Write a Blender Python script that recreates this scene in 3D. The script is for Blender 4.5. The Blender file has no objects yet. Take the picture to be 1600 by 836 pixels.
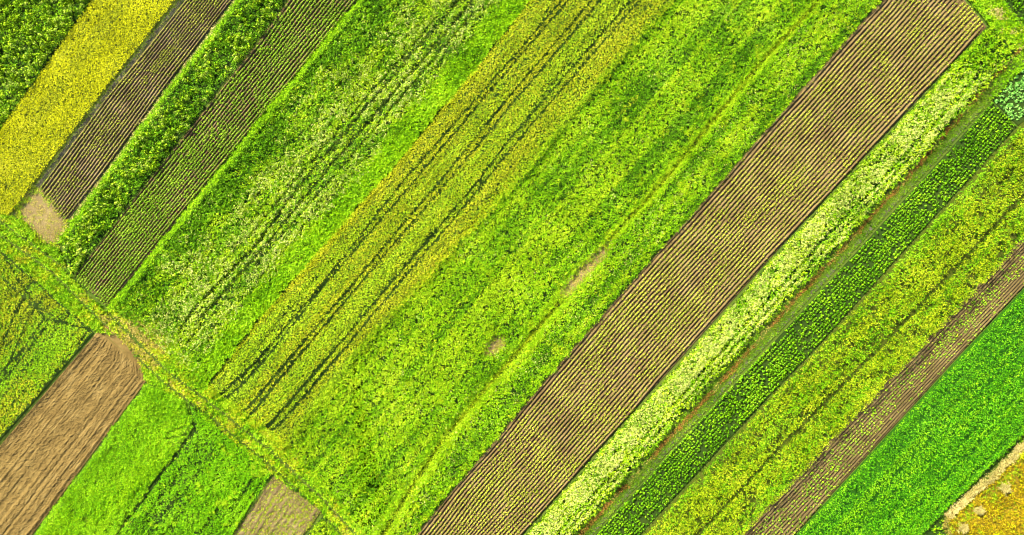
import bpy, math
import numpy as np

# ---------------------------------------------------------------- basics
S = 0.125                      # metres of ground per photograph pixel
CAM_H = 150.0
rng = np.random.default_rng(7)
C = bpy.context.scene.collection
TAU = 2 * math.pi


def world(p, z=0.0):
    p = np.asarray(p, float)
    out = np.empty((len(p), 3))
    out[:, 0] = (p[:, 0] - 800) * S
    out[:, 1] = (418 - p[:, 1]) * S
    out[:, 2] = z
    return out


def _hash(ix, iy, seed):
    h = (ix.astype(np.int64) * 374761393 + iy.astype(np.int64) * 668265263 + seed * 974711) & 0x7fffffff
    h = ((h ^ (h >> 13)) * 1274126177) & 0x7fffffff
    h = h ^ (h >> 16)
    return (h & 0xffff) / 65535.0


def noise(x, y, seed=0):
    ix, iy = np.floor(x), np.floor(y)
    fx, fy = x - ix, y - iy
    fx = fx * fx * (3 - 2 * fx)
    fy = fy * fy * (3 - 2 * fy)
    a, b = _hash(ix, iy, seed), _hash(ix + 1, iy, seed)
    c, d = _hash(ix, iy + 1, seed), _hash(ix + 1, iy + 1, seed)
    return (a * (1 - fx) + b * fx) * (1 - fy) + (c * (1 - fx) + d * fx) * fy


def fbm(x, y, seed=0, octaves=3):
    s, t, a = 0, 0, 1.0
    for o in range(octaves):
        s = s + a * noise(x * 2 ** o, y * 2 ** o, seed + o * 17)
        t += a
        a *= 0.5
    return s / t


def along(p, stretch_a, stretch_c, seed, ang=None, octaves=3):
    """fbm stretched along the strips; p in px, sizes in metres"""
    a = math.radians(49 if ang is None else ang)
    x, y = p[:, 0] * S, -p[:, 1] * S
    t = x * math.cos(a) + y * math.sin(a)
    c = -x * math.sin(a) + y * math.cos(a)
    return fbm(t / stretch_a + 100, c / stretch_c + 100, seed, octaves)


def uvn(st, u, v, la, lc, seed, octaves=2):
    """fbm aligned with a strip: la metres long, lc metres across"""
    return fbm(v * st.length / la + 50, u * st.width / lc + 30, seed, octaves)


def poly_dist(p, line):
    """distance (metres) from px points to a px polyline"""
    line = np.asarray(line, float)
    d = np.full(len(p), 1e9)
    for a, b in zip(line[:-1], line[1:]):
        ab = b - a
        t = np.clip(((p - a) @ ab) / (ab @ ab), 0, 1)
        q = a + t[:, None] * ab
        d = np.minimum(d, np.hypot(*(p - q).T))
    return d * S


def shift(line, dx, dy=0):
    return [(x + dx, y + dy) for x, y in line]


def along_len(p):
    return (p[:, 0] * .656 - p[:, 1] * .755) * S + 200


class Strip:
    """a field strip between two polylines; u runs across, v along"""
    def __init__(self, L, R):
        self.L, self.R = np.asarray(L, float), np.asarray(R, float)
        self.tl, self.tr = self._par(self.L), self._par(self.R)
        a = self.at(np.array([0, 1, .5, .5]), np.array([.5, .5, .49, .51]))
        d = a[3] - a[2]
        d /= np.hypot(*d)
        w = a[1] - a[0]
        self.width = abs(w[0] * d[1] - w[1] * d[0]) * S
        m = self.at(np.full(60, .5), np.linspace(0, 1, 60))
        self.length = np.hypot(*np.diff(m, axis=0).T).sum() * S
        self.area = self.width * self.length

    @staticmethod
    def _par(P):
        s = np.concatenate([[0], np.cumsum(np.hypot(*np.diff(P, axis=0).T))])
        return s / s[-1]

    def at(self, u, v):
        lx, ly = np.interp(v, self.tl, self.L[:, 0]), np.interp(v, self.tl, self.L[:, 1])
        rx, ry = np.interp(v, self.tr, self.R[:, 0]), np.interp(v, self.tr, self.R[:, 1])
        return np.stack([lx + (rx - lx) * u, ly + (ry - ly) * u], 1)

    def scatter(self, density, wob=.25, u0=0, u1=1, v0=0, v1=1):
        n = int(density * self.area * (u1 - u0) * (v1 - v0))
        u, v = rng.uniform(u0, u1, n), rng.uniform(v0, v1, n)
        p = self.at(u, v)
        p += (fbm(p[:, 0] / 14, p[:, 1] / 14, 5)[:, None] - .5) * 2 * wob / S
        return p, u, v

    @staticmethod
    def bend(u, v, n, i, length):
        return (noise(v * length / 7 + i * 13.1, i * 3.7, 3) - .5) * .22 + (noise(v * length / 11, u * 3, 8) - .5) * .9

    def rows(self, n, gap, jit=.06, v0=0, v1=1, u0=0, u1=1):
        k = int(self.length * (v1 - v0) / gap)
        i, j = np.meshgrid(np.arange(n), np.arange(k), indexing='ij')
        i, j = i.ravel(), j.ravel()
        v = v0 + (v1 - v0) * (j + rng.uniform(0.1, .9, len(i))) / k
        off = self.bend((i + .5) / n, v, n, i, self.length)
        u = u0 + (u1 - u0) * (i + .5 + off + rng.normal(0, jit / (self.width / n), len(i))) / n
        return self.at(u, v), u, v, i


class Poly:
    def __init__(self, P):
        self.P = np.asarray(P, float)
        x, y = self.P.T
        self.area = abs((x * np.roll(y, -1) - y * np.roll(x, -1)).sum()) / 2 * S * S

    def inside(self, p):
        x, y = p.T
        c = np.zeros(len(p), bool)
        P = self.P
        for (x0, y0), (x1, y1) in zip(P, np.roll(P, -1, axis=0)):
            with np.errstate(divide='ignore', invalid='ignore'):
                c ^= ((y0 > y) != (y1 > y)) & (x < (x1 - x0) * (y - y0) / (y1 - y0 + 1e-12) + x0)
        return c

    def scatter(self, density, wob=.4):
        lo, hi = self.P.min(0), self.P.max(0)
        n = int(density * (hi - lo).prod() * S * S)
        p = rng.uniform(lo, hi, (n, 2))
        q = p + (fbm(p[:, 0] / 12, p[:, 1] / 12, 9)[:, None] - .5) * 2 * wob / S
        return p[self.inside(q)]


# ---------------------------------------------------------------- meshes
def tag(o, label, cat, kind=None, group=None):
    o['label'] = label
    o['category'] = cat
    if kind:
        o['kind'] = kind
    if group:
        o['group'] = group
    return o


def quad_mesh(name, V, mats, mi=None):
    """V (n,4,3) -> mesh of loose quads"""
    n = len(V)
    me = bpy.data.meshes.new(name)
    me.vertices.add(n * 4)
    me.vertices.foreach_set('co', np.ascontiguousarray(V, np.float32).ravel())
    me.loops.add(n * 4)
    me.loops.foreach_set('vertex_index', np.arange(n * 4, dtype=np.int32))
    me.polygons.add(n)
    me.polygons.foreach_set('loop_start', np.arange(0, n * 4, 4, dtype=np.int32))
    for m in mats:
        me.materials.append(m)
    if mi is not None:
        me.polygons.foreach_set('material_index', np.asarray(mi, np.int32))
    me.update(calc_edges=True)
    return me


def grid_mesh(name, P, mats, smooth=True):
    """P (a,b,3)"""
    a, b = P.shape[:2]
    me = bpy.data.meshes.new(name)
    idx = np.arange(a * b).reshape(a, b)
    F = np.stack([idx[:-1, :-1], idx[:-1, 1:], idx[1:, 1:], idx[1:, :-1]], -1).reshape(-1, 4)
    # keep faces upward
    p = P.reshape(-1, 3)
    nz = np.cross(p[F[:, 1]] - p[F[:, 0]], p[F[:, 3]] - p[F[:, 0]])[:, 2].mean()
    if nz < 0:
        F = F[:, ::-1]
    me.vertices.add(a * b)
    me.vertices.foreach_set('co', p.astype(np.float32).ravel())
    me.loops.add(len(F) * 4)
    me.loops.foreach_set('vertex_index', np.ascontiguousarray(F, np.int32).ravel())
    me.polygons.add(len(F))
    me.polygons.foreach_set('loop_start', np.arange(0, len(F) * 4, 4, dtype=np.int32))
    me.polygons.foreach_set('use_smooth', np.full(len(F), smooth))
    for m in mats:
        me.materials.append(m)
    me.update(calc_edges=True)
    return me


def link(name, me, parent=None):
    o = bpy.data.objects.new(name, me)
    C.objects.link(o)
    if parent:
        o.parent = parent
    return o


def unit(v):
    return v / (np.linalg.norm(v, axis=1, keepdims=True) + 1e-9)


def facets(c, nrm, length, width, r=rng):
    """diamond-shaped leaves centred at c, facing nrm, random spin"""
    n = len(c)
    nrm = unit(nrm)
    h = unit(r.normal(size=(n, 3)))
    t = unit(np.cross(nrm, h))
    b = np.cross(nrm, t)
    L, W = np.broadcast_to(length, n)[:, None] / 2, np.broadcast_to(width, n)[:, None] / 2
    fold = nrm * L * .25
    return np.stack([c - t * L - fold, c + b * W, c + t * L - fold, c - b * W], 1)


def domes(base, rad, hgt, k, leaf, aspect=.7, jitter=.45, r=rng):
    """k leaves laid over a dome above each base point"""
    n = len(base)
    rad, hgt, leaf = (np.broadcast_to(q, n) for q in (rad, hgt, leaf))
    th = r.uniform(0, TAU, (n, k))
    cz = r.uniform(.05, 1, (n, k)) ** .7
    sz = np.sqrt(1 - cz ** 2)
    rr = r.uniform(.75, 1.08, (n, k))
    d = np.stack([sz * np.cos(th), sz * np.sin(th), cz], -1)
    P = base[:, None] + d * np.stack([rad, rad, hgt], -1)[:, None] * rr[..., None]
    N = d / np.stack([rad, rad, hgt], -1)[:, None]
    N = N / np.linalg.norm(N, axis=-1, keepdims=True) + r.normal(0, jitter, d.shape)
    N[..., 2] = np.abs(N[..., 2])
    l = np.repeat(leaf, k) * r.uniform(.7, 1.3, n * k)
    return facets(P.reshape(-1, 3), N.reshape(-1, 3), l, l * aspect, r)


def blades(base, k, length, width, tilt=(35, 80), spread=.1, r=rng, ang=None, angspread=None, zj=.62):
    """k blades fanning out of each base point"""
    n = len(base)
    length = np.repeat(np.broadcast_to(length, n), k) * r.uniform(.65, 1.25, n * k)
    width = np.repeat(np.broadcast_to(width, n), k) * r.uniform(.7, 1.3, n * k)
    B = np.repeat(base, k, axis=0).copy()
    # neighbouring tufts stand at different heights, in clumps about half a metre wide
    cl = noise(base[:, 0] / .42 + 40, base[:, 1] / .42 + 90, 61) if n > 1 else np.zeros(n)
    B[:, 2] += np.repeat(zj * (.6 * cl + .4 * r.uniform(0, 1, n)), k)
    B[:, :2] += r.normal(0, spread, (n * k, 2))
    az = r.uniform(0, TAU, n * k)
    if ang is not None:
        az = math.radians(ang) + r.normal(0, angspread, n * k)
    ti = np.radians(r.uniform(*tilt, n * k))
    d = np.stack([np.cos(az) * np.cos(ti), np.sin(az) * np.cos(ti), np.sin(ti)], 1)
    d2 = np.stack([np.cos(az) * np.cos(ti * .35), np.sin(az) * np.cos(ti * .35), np.sin(ti * .35)], 1)
    s = np.stack([-np.sin(az), np.cos(az), r.uniform(-.4, .4, n * k)], 1)
    m = B + d * (length * .55)[:, None]
    tip = m + d2 * (length * .5)[:, None]
    w = width[:, None] / 2
    return np.stack([B, m + s * w, tip, m - s * w], 1)


# ---------------------------------------------------------------- materials
def leaf_mat(name, cols, patch=9.0, transl=.10, patch_mix=.38, rough=.7):
    lo_c, hi_c = cols[0], cols[-1]
    cols = [tuple(c * .45 for c in lo_c)] + list(cols) + [tuple(min(.6, c * 1.18 + d) for c, d in zip(hi_c, (.05, .03, .012)))]
    m = bpy.data.materials.new(name)
    m.use_nodes = True
    nt = m.node_tree
    N, Lk = nt.nodes, nt.links
    N.clear()
    out = N.new('ShaderNodeOutputMaterial')
    geo = N.new('ShaderNodeNewGeometry')
    tc = N.new('ShaderNodeTexCoord')
    nz = N.new('ShaderNodeTexNoise')
    nz.inputs['Scale'].default_value = 1.0 / patch
    nz.inputs['Detail'].default_value = 5
    Lk.new(geo.outputs['Position'], nz.inputs['Vector'])
    mp = N.new('ShaderNodeMapRange')
    mp.inputs[1].default_value, mp.inputs[2].default_value = .3, .7
    Lk.new(nz.outputs['Fac'], mp.inputs[0])
    mx = N.new('ShaderNodeMix')
    mx.data_type = 'FLOAT'
    mx.inputs[0].default_value = patch_mix
    Lk.new(geo.outputs['Random Per Island'], mx.inputs[2])
    Lk.new(mp.outputs[0], mx.inputs[3])
    rp = N.new('ShaderNodeValToRGB')
    e = rp.color_ramp.elements
    while len(e) < len(cols):
        e.new(.5)
    for i, c in enumerate(cols):
        e[i].position = .10 + .80 * i / max(1, len(cols) - 1)
        e[i].color = (*c, 1)
    Lk.new(mx.outputs[0], rp.inputs[0])
    bs = N.new('ShaderNodeBsdfPrincipled')
    bs.inputs['Roughness'].default_value = rough
    bs.inputs['Specular IOR Level'].default_value = .04
    Lk.new(rp.outputs[0], bs.inputs['Base Color'])
    tr = N.new('ShaderNodeBsdfTranslucent')
    Lk.new(rp.outputs[0], tr.inputs['Color'])
    ms = N.new('ShaderNodeMixShader')
    ms.inputs[0].default_value = transl
    Lk.new(bs.outputs[0], ms.inputs[1])
    Lk.new(tr.outputs[0], ms.inputs[2])
    Lk.new(ms.outputs[0], out.inputs[0])
    return m


def soil_mat(name, cols, scales=(.25, 3.0), bump=.5, streak=None):
    m = bpy.data.materials.new(name)
    m.use_nodes = True
    nt = m.node_tree
    N, Lk = nt.nodes, nt.links
    bs = N['Principled BSDF']
    bs.inputs['Roughness'].default_value = .95
    bs.inputs['Specular IOR Level'].default_value = .1
    geo = N.new('ShaderNodeNewGeometry')
    vec = geo.outputs['Position']
    if streak is not None:
        mpg = N.new('ShaderNodeMapping')
        mpg.vector_type = 'TEXTURE'
        mpg.inputs['Rotation'].default_value = (0, 0, math.radians(streak))
        mpg.inputs['Scale'].default_value = (9, 1, 1)
        Lk.new(vec, mpg.inputs['Vector'])
        vec = mpg.outputs[0]
    a = N.new('ShaderNodeTexNoise')
    a.inputs['Scale'].default_value = scales[0]
    a.inputs['Detail'].default_value = 6
    Lk.new(vec, a.inputs['Vector'])
    b = N.new('ShaderNodeTexNoise')
    b.inputs['Scale'].default_value = scales[1]
    b.inputs['Detail'].default_value = 8
    b.inputs['Roughness'].default_value = .7
    Lk.new(geo.outputs['Position'], b.inputs['Vector'])
    mx = N.new('ShaderNodeMix')
    mx.data_type = 'FLOAT'
    mx.inputs[0].default_value = .5
    Lk.new(a.outputs['Fac'], mx.inputs[2])
    Lk.new(b.outputs['Fac'], mx.inputs[3])
    mp = N.new('ShaderNodeMapRange')
    mp.inputs[1].default_value, mp.inputs[2].default_value = .34, .66
    Lk.new(mx.outputs[0], mp.inputs[0])
    rp = N.new('ShaderNodeValToRGB')
    e = rp.color_ramp.elements
    while len(e) < len(cols):
        e.new(.5)
    for i, c in enumerate(cols):
        e[i].position = i / max(1, len(cols) - 1)
        e[i].color = (*c, 1)
    Lk.new(mp.outputs[0], rp.inputs[0])
    Lk.new(rp.outputs[0], bs.inputs['Base Color'])
    bp = N.new('ShaderNodeBump')
    bp.inputs['Strength'].default_value = bump
    bp.inputs['Distance'].default_value = .15
    Lk.new(b.outputs['Fac'], bp.inputs['Height'])
    Lk.new(bp.outputs[0], bs.inputs['Normal'])
    return m


# leaf colours
G_DARK = leaf_mat('dark_leaf', [(.024, .085, .001), (.048, .145, .001), (.08, .20, .002)])
G_LUSH = leaf_mat('lush_leaf', [(.050, .155, .001), (.092, .225, .001), (.145, .29, .003)])
G_LIME = leaf_mat('lime_leaf', [(.12, .23, .002), (.17, .29, .004), (.235, .335, .008)])
G_PALE = leaf_mat('pale_leaf', [(.15, .25, .012), (.22, .31, .03), (.28, .35, .06)])
G_GRASS = leaf_mat('bright_grass', [(.080, .205, .001), (.12, .265, .001), (.17, .315, .002)])
G_VIVID = leaf_mat('vivid_cereal', [(.022, .125, .0005), (.042, .185, .001), (.075, .25, .002)], patch=7)
G_WHEAT = leaf_mat('green_wheat', [(.125, .20, .002), (.175, .245, .003), (.23, .285, .006)], patch=6)
G_WHEATY = leaf_mat('yellowing_wheat', [(.165, .205, .003), (.22, .25, .004), (.28, .29, .008)], patch=6)
G_GOLD = leaf_mat('golden_crop', [(.205, .22, .001), (.275, .29, .001), (.34, .355, .002)], patch=5)
G_OLIVE = leaf_mat('olive_crop', [(.095, .15, .002), (.145, .205, .003), (.20, .25, .006)], patch=6)
G_CLOVER = leaf_mat('clover_leaf', [(.052, .18, .001), (.085, .245, .001), (.135, .30, .002)], patch=5)
G_SEED = leaf_mat('seedling_leaf', [(.14, .19, .008), (.20, .235, .016), (.26, .28, .03)])
G_ROW = leaf_mat('row_leaf', [(.08, .19, .004), (.13, .25, .007), (.18, .30, .015)])
G_BEAN = leaf_mat('bean_leaf', [(.022, .085, .001), (.045, .14, .001), (.085, .21, .002)])
G_CABB = leaf_mat('cabbage_leaf', [(.045, .16, .018), (.08, .215, .032), (.13, .27, .065)])
W_FLOW = leaf_mat('cream_flower', [(.30, .33, .08), (.38, .40, .13), (.46, .46, .20)], transl=.1)
W_PALE = leaf_mat('pale_flower', [(.22, .29, .035), (.30, .36, .07), (.37, .41, .12)], transl=.15)
Y_FLOW = leaf_mat('yellow_flower', [(.28, .28, .004), (.34, .31, .006)], transl=.1)
D_GRASS = leaf_mat('dry_grass', [(.15, .125, .022), (.21, .175, .035), (.27, .225, .06)])
D_GOLD = leaf_mat('golden_grass', [(.14, .10, .002), (.20, .145, .003), (.27, .20, .006)], patch=8)
D_STRAW = leaf_mat('straw', [(.20, .17, .045), (.27, .23, .08), (.34, .29, .12)])
D_RUST = leaf_mat('rusty_weed', [(.080, .042, .008), (.12, .062, .011), (.16, .088, .016)])
T_GRASS = leaf_mat('track_grass', [(.032, .080, .001), (.050, .110, .002), (.078, .135, .004)])

SOIL = soil_mat('ridge_soil', [(.038, .024, .010), (.066, .046, .019), (.10, .074, .034)])
SOIL2 = soil_mat('grey_ridge_soil', [(.042, .029, .013), (.074, .055, .026), (.11, .086, .046)])
SOIL_D = soil_mat('weedy_soil', [(.028, .020, .008), (.050, .036, .015), (.075, .056, .026)])
TAN = soil_mat('dry_tan_soil', [(.046, .030, .009), (.076, .051, .016), (.108, .076, .028)], scales=(.4, 2.2))
TAN_L = soil_mat('pale_bare_soil', [(.060, .043, .020), (.10, .075, .036), (.15, .115, .060)])
GREY = soil_mat('grey_ground', [(.028, .026, .016), (.048, .045, .030), (.07, .068, .05)])  # plain grey tone for the margin sheet and the wheel ruts
UNDER = soil_mat('shade_toned_ground', [(.006, .016, .001), (.010, .024, .002), (.018, .030, .003)])  # near-black green: the shade in gaps between plants is put into this colour
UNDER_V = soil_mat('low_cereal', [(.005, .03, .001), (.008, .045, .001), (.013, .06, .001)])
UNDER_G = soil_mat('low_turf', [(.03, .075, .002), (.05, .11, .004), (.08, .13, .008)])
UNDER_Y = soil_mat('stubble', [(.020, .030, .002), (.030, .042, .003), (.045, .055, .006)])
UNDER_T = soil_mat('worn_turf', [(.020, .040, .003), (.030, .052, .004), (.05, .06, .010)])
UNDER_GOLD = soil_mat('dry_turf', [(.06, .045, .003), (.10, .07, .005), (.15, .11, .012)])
LAND = soil_mat('open_country', [(.02, .045, .004), (.035, .06, .006), (.06, .07, .012)], scales=(.02, .6))

zlev = [0.0]


def nextz():
    zlev[0] += .004
    return zlev[0]


def sheet(name, reg, mat, label, cat='field', z=None):
    z = nextz() if z is None else z
    if isinstance(reg, Strip):
        nv, nu = max(12, int(reg.length / 2)), max(3, int(reg.width / 2))
        v, u = np.meshgrid(np.linspace(0, 1, nv), np.linspace(0, 1, nu), indexing='ij')
        P = world(reg.at(u.ravel(), v.ravel()), z).reshape(nv, nu, 3)
        me = grid_mesh(name, P, [mat])
    else:
        P = world(reg.P, z)
        x, y = P[:, 0], P[:, 1]
        if (x * np.roll(y, -1) - y * np.roll(x, -1)).sum() < 0:
            P = P[::-1]
        me = bpy.data.meshes.new(name)
        me.from_pydata([tuple(p) for p in P], [], [tuple(range(len(P)))])
        me.materials.append(mat)
    return tag(link(name, me), label, cat, 'structure')


def ridges(name, st, nrows, amp, mat, label, rough=.05, sides=6, dv=.4, cat='field'):
    z0 = nextz()
    nu, nv = nrows * sides + 1, int(st.length / dv)
    v, u = np.meshgrid(np.linspace(0, 1, nv), np.linspace(0, 1, nu), indexing='ij')
    ur, vr = u.ravel(), v.ravel()
    p = st.at(ur, vr)
    i = np.floor(ur * nrows)
    off = (noise(vr * st.length / 7 + i * 13.1, i * 3.7, 3) - .5) * .10 + (noise(vr * st.length / 11, ur * 3, 8) - .5) * .9
    z = amp * (.5 - .5 * np.cos(TAU * (ur * nrows - off)))
    x, y = p[:, 0] * S, p[:, 1] * S
    z *= .65 + .7 * fbm(x / 3, y / 3, 21)
    z += 1.6 * rough * (fbm(x / .45, y / .45, 4, 2) - .3) + rng.normal(0, rough * .4, len(x))
    edge = np.minimum.reduce([ur, 1 - ur, vr, 1 - vr])
    z = np.maximum(z, .0) * np.clip(edge * 60, 0, 1) + z0
    return tag(link(name, grid_mesh(name, world(p, z).reshape(nv, nu, 3), [mat])), label, cat, 'structure')


def crop(name, parts, label, cat):
    """parts: list of (quads, material) -> one stuff object"""
    V, mi, mats = [], [], []
    for q, m in parts:
        if len(q) == 0:
            continue
        if m not in mats:
            mats.append(m)
        V.append(q)
        mi.append(np.full(len(q), mats.index(m)))
    return tag(link(name, quad_mesh(name, np.concatenate(V), mats, np.concatenate(mi))), label, cat, 'stuff')


def understory(reg, dens, mats, z=.12, L=.42, wob=.3):
    p = reg.scatter(dens, wob)
    p = p[0] if isinstance(p, tuple) else p
    d = along(p, 3, 1.5, 777) + U(-.2, .2, len(p))
    return [(blades(world(p[i], z), 4, L, .12, (15, 70), .15), m) for i, m in zip(split(d, .5), mats)]


def split(mask_values, *cuts):
    """index arrays of values between the cuts"""
    e = [-1e9, *cuts, 1e9]
    return [np.where((mask_values >= a) & (mask_values < b))[0] for a, b in zip(e[:-1], e[1:])]


def keep_off(p, lines, w, ragged=.3):
    k = np.ones(len(p), bool)
    for l in lines:
        k &= poly_dist(p, l) > w * rng.uniform(1 - ragged, 1 + ragged, len(p))
    return k


def U(a, b, n):
    return rng.uniform(a, b, n)


# ---------------------------------------------------------------- open country
me = bpy.data.meshes.new('ground')
me.from_pydata([(-3000, -3000, 0), (3000, -3000, 0), (3000, 3000, 0), (-3000, 3000, 0)], [], [(0, 1, 2, 3)])
me.materials.append(LAND)
tag(link('ground', me), 'green farmland ground lying under and around all the strips', 'ground', 'structure')

# ---------------------------------------------------------------- field lines measured on the photograph
F1R = [(230, -120), (145, 0), (0, 205), (-85, 325)]
F2L = shift(F1R, 4)
F2R = [(370, -120), (277, 0), (150, 160), (45, 300), (18, 335)]
F3L = [(383, -120), (290, 0), (163, 157), (60, 298)]
F3R = [(452, -110), (365, 0), (253, 144), (158, 276), (100, 352)]
B3L = [(456, -110), (369, 0), (257, 144), (162, 276), (88, 378)]
F4L = shift(B3L, 12, 2)
F4R = [(540, -120), (447, 0), (400, 66), (231, 280), (112, 432)]
F5L = shift(F4R, 4)
F5R = [(665, -125), (560, 0), (398, 196), (333, 276), (167, 480)]
F6L = shift(F5R, 11)
F6R = [(930, -125), (825, 3), (800, 38), (601, 280), (587, 292), (400, 504), (325, 600)]
F7L = shift(F6R[:-1], 3) + [(322, 612)]
F7R = [(1150, -110), (1060, 0), (905, 172), (833, 266), (800, 301), (635, 474), (561, 556), (448, 702)]
F8R = [(1486, -125), (1375, 0), (1200, 196), (1127, 280), (885, 553), (798, 655), (646, 836), (550, 950)]
F9L = [(1442, -78), (1378, 0), (1203, 196), (1130, 280), (888, 553), (801, 655), (649, 836), (553, 950)]
F9R = [(1541, 42), (1317, 280), (1200, 407), (1063, 560), (815, 836), (715, 948)]
F10L = [(1545, 40), (1323, 280), (1206, 407), (1069, 560), (821, 836), (721, 950)]
F10R = [(1588, 78), (1500, 178), (1406, 280), (1201, 498), (1146, 556), (894, 836), (795, 946)]
F11L = shift(F10R, 3)
F11R = [(1625, 75), (1548, 157), (1436, 280), (1198, 540), (1182, 556), (926, 836), (820, 950)]
F12L = [(1550, 160), (1439, 283), (1201, 543), (1186, 559), (930, 836), (824, 950)]
F12R = [(1588, 198), (1513, 280), (1262, 558), (1198, 623), (999, 836), (891, 950)]
F13L = [(1700, 75), (1590, 198), (1516, 280), (1265, 558), (1201, 623), (1002, 836), (894, 950)]
F13R = [(1815, 140), (1600, 367), (1418, 560), (1200, 787), (1153, 836), (1040, 955)]
F14L = shift(F13R, 2)
F14R = [(1820, 214), (1600, 447), (1495, 558), (1240, 836), (1135, 950)]
F15L = shift(F14R, 3)
F15R = [(1850, 440), (1600, 672), (1510, 760), (1435, 836), (1320, 950)]

# ================================================================ tall weedy crop, top left corner
st = Strip(shift(F1R, -190), F1R)
sheet('field_ground', st, UNDER, 'shade-toned ground under the bushy green crop in the top left corner')
p, u, v = st.scatter(1.5, wob=.5)
d = along(p, 6, 4, 31)
n = len(p)
r_ = U(.45, .85, n)
A, B, D = split(d + U(-.22, .22, n) + .06, .16, .29)
h = 1.0 + .9 * U(0, 1, n)
P = world(p)
parts = [(domes(P[i], r_[i], h[i], 22, .30), m) for i, m in ((A, G_DARK), (B, G_LUSH), (D, G_LIME))]
p2, _, _ = st.scatter(.8, wob=.5)
p2 = p2[fbm(p2[:, 0] / 30, p2[:, 1] / 30, 35) > .42]
parts.append((domes(world(p2, 1.0), .42, .7, 18, .24), G_PALE))
parts += understory(st, 6, (G_DARK, G_LUSH), .2)
crop('bushy_crop', parts, 'tall bushy green crop filling the top left corner, casting shade on the golden strip', 'crop')

# ================================================================ golden strip
st = Strip(F2L, F2R)
sheet('field_ground', st, UNDER_Y, 'stubbly ground under the golden crop strip')
p, u, v, i = st.rows(int(st.width / .29), .28, .10)
d = uvn(st, u, v, 30, 1.4, 41)
e = along(p, 1.2, 1.0, 43)
k = (e + U(-.3, .3, len(p)) > .16)
p, u, d = p[k], u[k], d[k]
P = world(p, .42 + .25 * along(p, 10, 2.2, 44))
g = d + U(-.25, .25, len(p)) + np.where(u > .85, -.12, 0)
A, B = split(g, .36)
parts = [(blades(P[A], 7, .29, .09, (5, 65), .12, zj=.3), G_WHEATY), (blades(P[B], 7, .30, .09, (5, 65), .12, zj=.3), G_GOLD)]
crop('golden_crop', parts, 'ripening golden yellow crop strip near the top left corner', 'crop')

# grey margin
M = Strip(shift(F2R, 3), shift(F2R, 11))
sheet('grey_margin', M, GREY, 'narrow grey margin along the golden strip', 'margin')  # flat grey sheet along the right edge of the golden crop
p, u, v = M.scatter(9, .2)
k = u + U(-.25, .25, len(p)) < .55
crop('margin_grass', [(blades(world(p[k]), 4, .3, .07, (20, 70), zj=.15), G_OLIVE), (blades(world(p[~k][::2]), 4, .22, .07, zj=.08), T_GRASS)],
     'thin greyish grass along the edge of the golden strip', 'grass')

# ================================================================ row fields
def row_plants(p, rad, hgt, k, leaf, z=.12):
    n = len(p)
    g = .65 + .7 * fbm(p[:, 0] / 26 + 7, p[:, 1] / 26, 57)
    return domes(world(p, z), rad * g * U(.6, 1.35, n), hgt * g * U(.6, 1.3, n), k, leaf * g)


st3 = Strip(F3L, F3R)
ridges('soil_field', st3, 14, .23, SOIL2, 'grey brown ridged soil of the narrow row field beside the golden strip')
p, u, v, i = st3.rows(14, .30, .06, v1=.99)
k = (along(p, 7, 2.0, 51) + U(-.3, .3, len(p)) > .36)
p, vv = p[k], v[k]
crop('row_crop', [(row_plants(p, .165, .18, 9, .15, .19), G_SEED)], 'thin rows of small yellowish plants beside the golden strip', 'crop')

bare = Poly([(57, 297), (28, 322), (35, 345), (68, 380), (90, 380), (108, 348), (80, 315)])
sheet('bare_soil', bare, TAN_L, 'pale bare soil patch at the lower end of the narrow row field', 'bare soil')
p = bare.scatter(10)
p = p[fbm(p[:, 0] / 9, p[:, 1] / 9, 53) + U(-.2, .2, len(p)) > .42]
crop('bare_soil_weeds', [(blades(world(p), 5, .28, .05, (5, 50), .2, zj=.05), D_GRASS), (blades(world(p[::3]), 5, .24, .06, (10, 60), .12, zj=.05), G_SEED)],
     'sparse weeds and straw on the pale bare patch', 'weeds')

# grass bank beside it
b3 = Strip(B3L, shift(B3L, 11, 1))
sheet('grass_bank', b3, UNDER_G, 'ground of the bright grass bank between row field and bushy strip', 'bank')
p, u, v = b3.scatter(22, .3)
A, B = split(u + U(-.2, .2, len(p)), .3)
crop('bank_grass', [(blades(world(p[A]), 4, .32, .09, (15, 60)), D_STRAW), (blades(world(p[B], .1), 5, .4, .10, (20, 70)), G_GRASS)],
     'bright green grass bank along the left side of the bushy strip', 'grass')

# ================================================================ bushy strip between two row fields
st = Strip(F4L, F4R)
sheet('field_ground', st, UNDER, 'shade-toned ground under the bushy strip between the two row fields')
p, u, v = st.scatter(2.2, .4)
d = along(p, 2.2, 1.6, 61)
k = d + U(-.1, .1, len(p)) > .28
p, d, u = p[k], d[k], u[k]
n = len(p)
h = .8 + .9 * U(0, 1, n)
rr = U(.35, .75, n)
A, B, D = split(d + U(-.3, .3, n), .27, .42)
P = world(p)
parts = [(domes(P[i], rr[i], h[i], 20, .27), m) for i, m in ((A, G_DARK), (B, G_LUSH), (D, G_LIME))]
p2, u2, v2 = st.scatter(.9, .4)
k = along(p2, 2.2, 1.6, 61) > .46
parts.append((domes(world(p2[k], .95), .38, .55, 16, .22), G_PALE))
parts += understory(st, 7, (G_DARK, G_DARK))
crop('bushy_crop', parts, 'narrow strip of tall bushy clumps between the two left row fields', 'crop')

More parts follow.
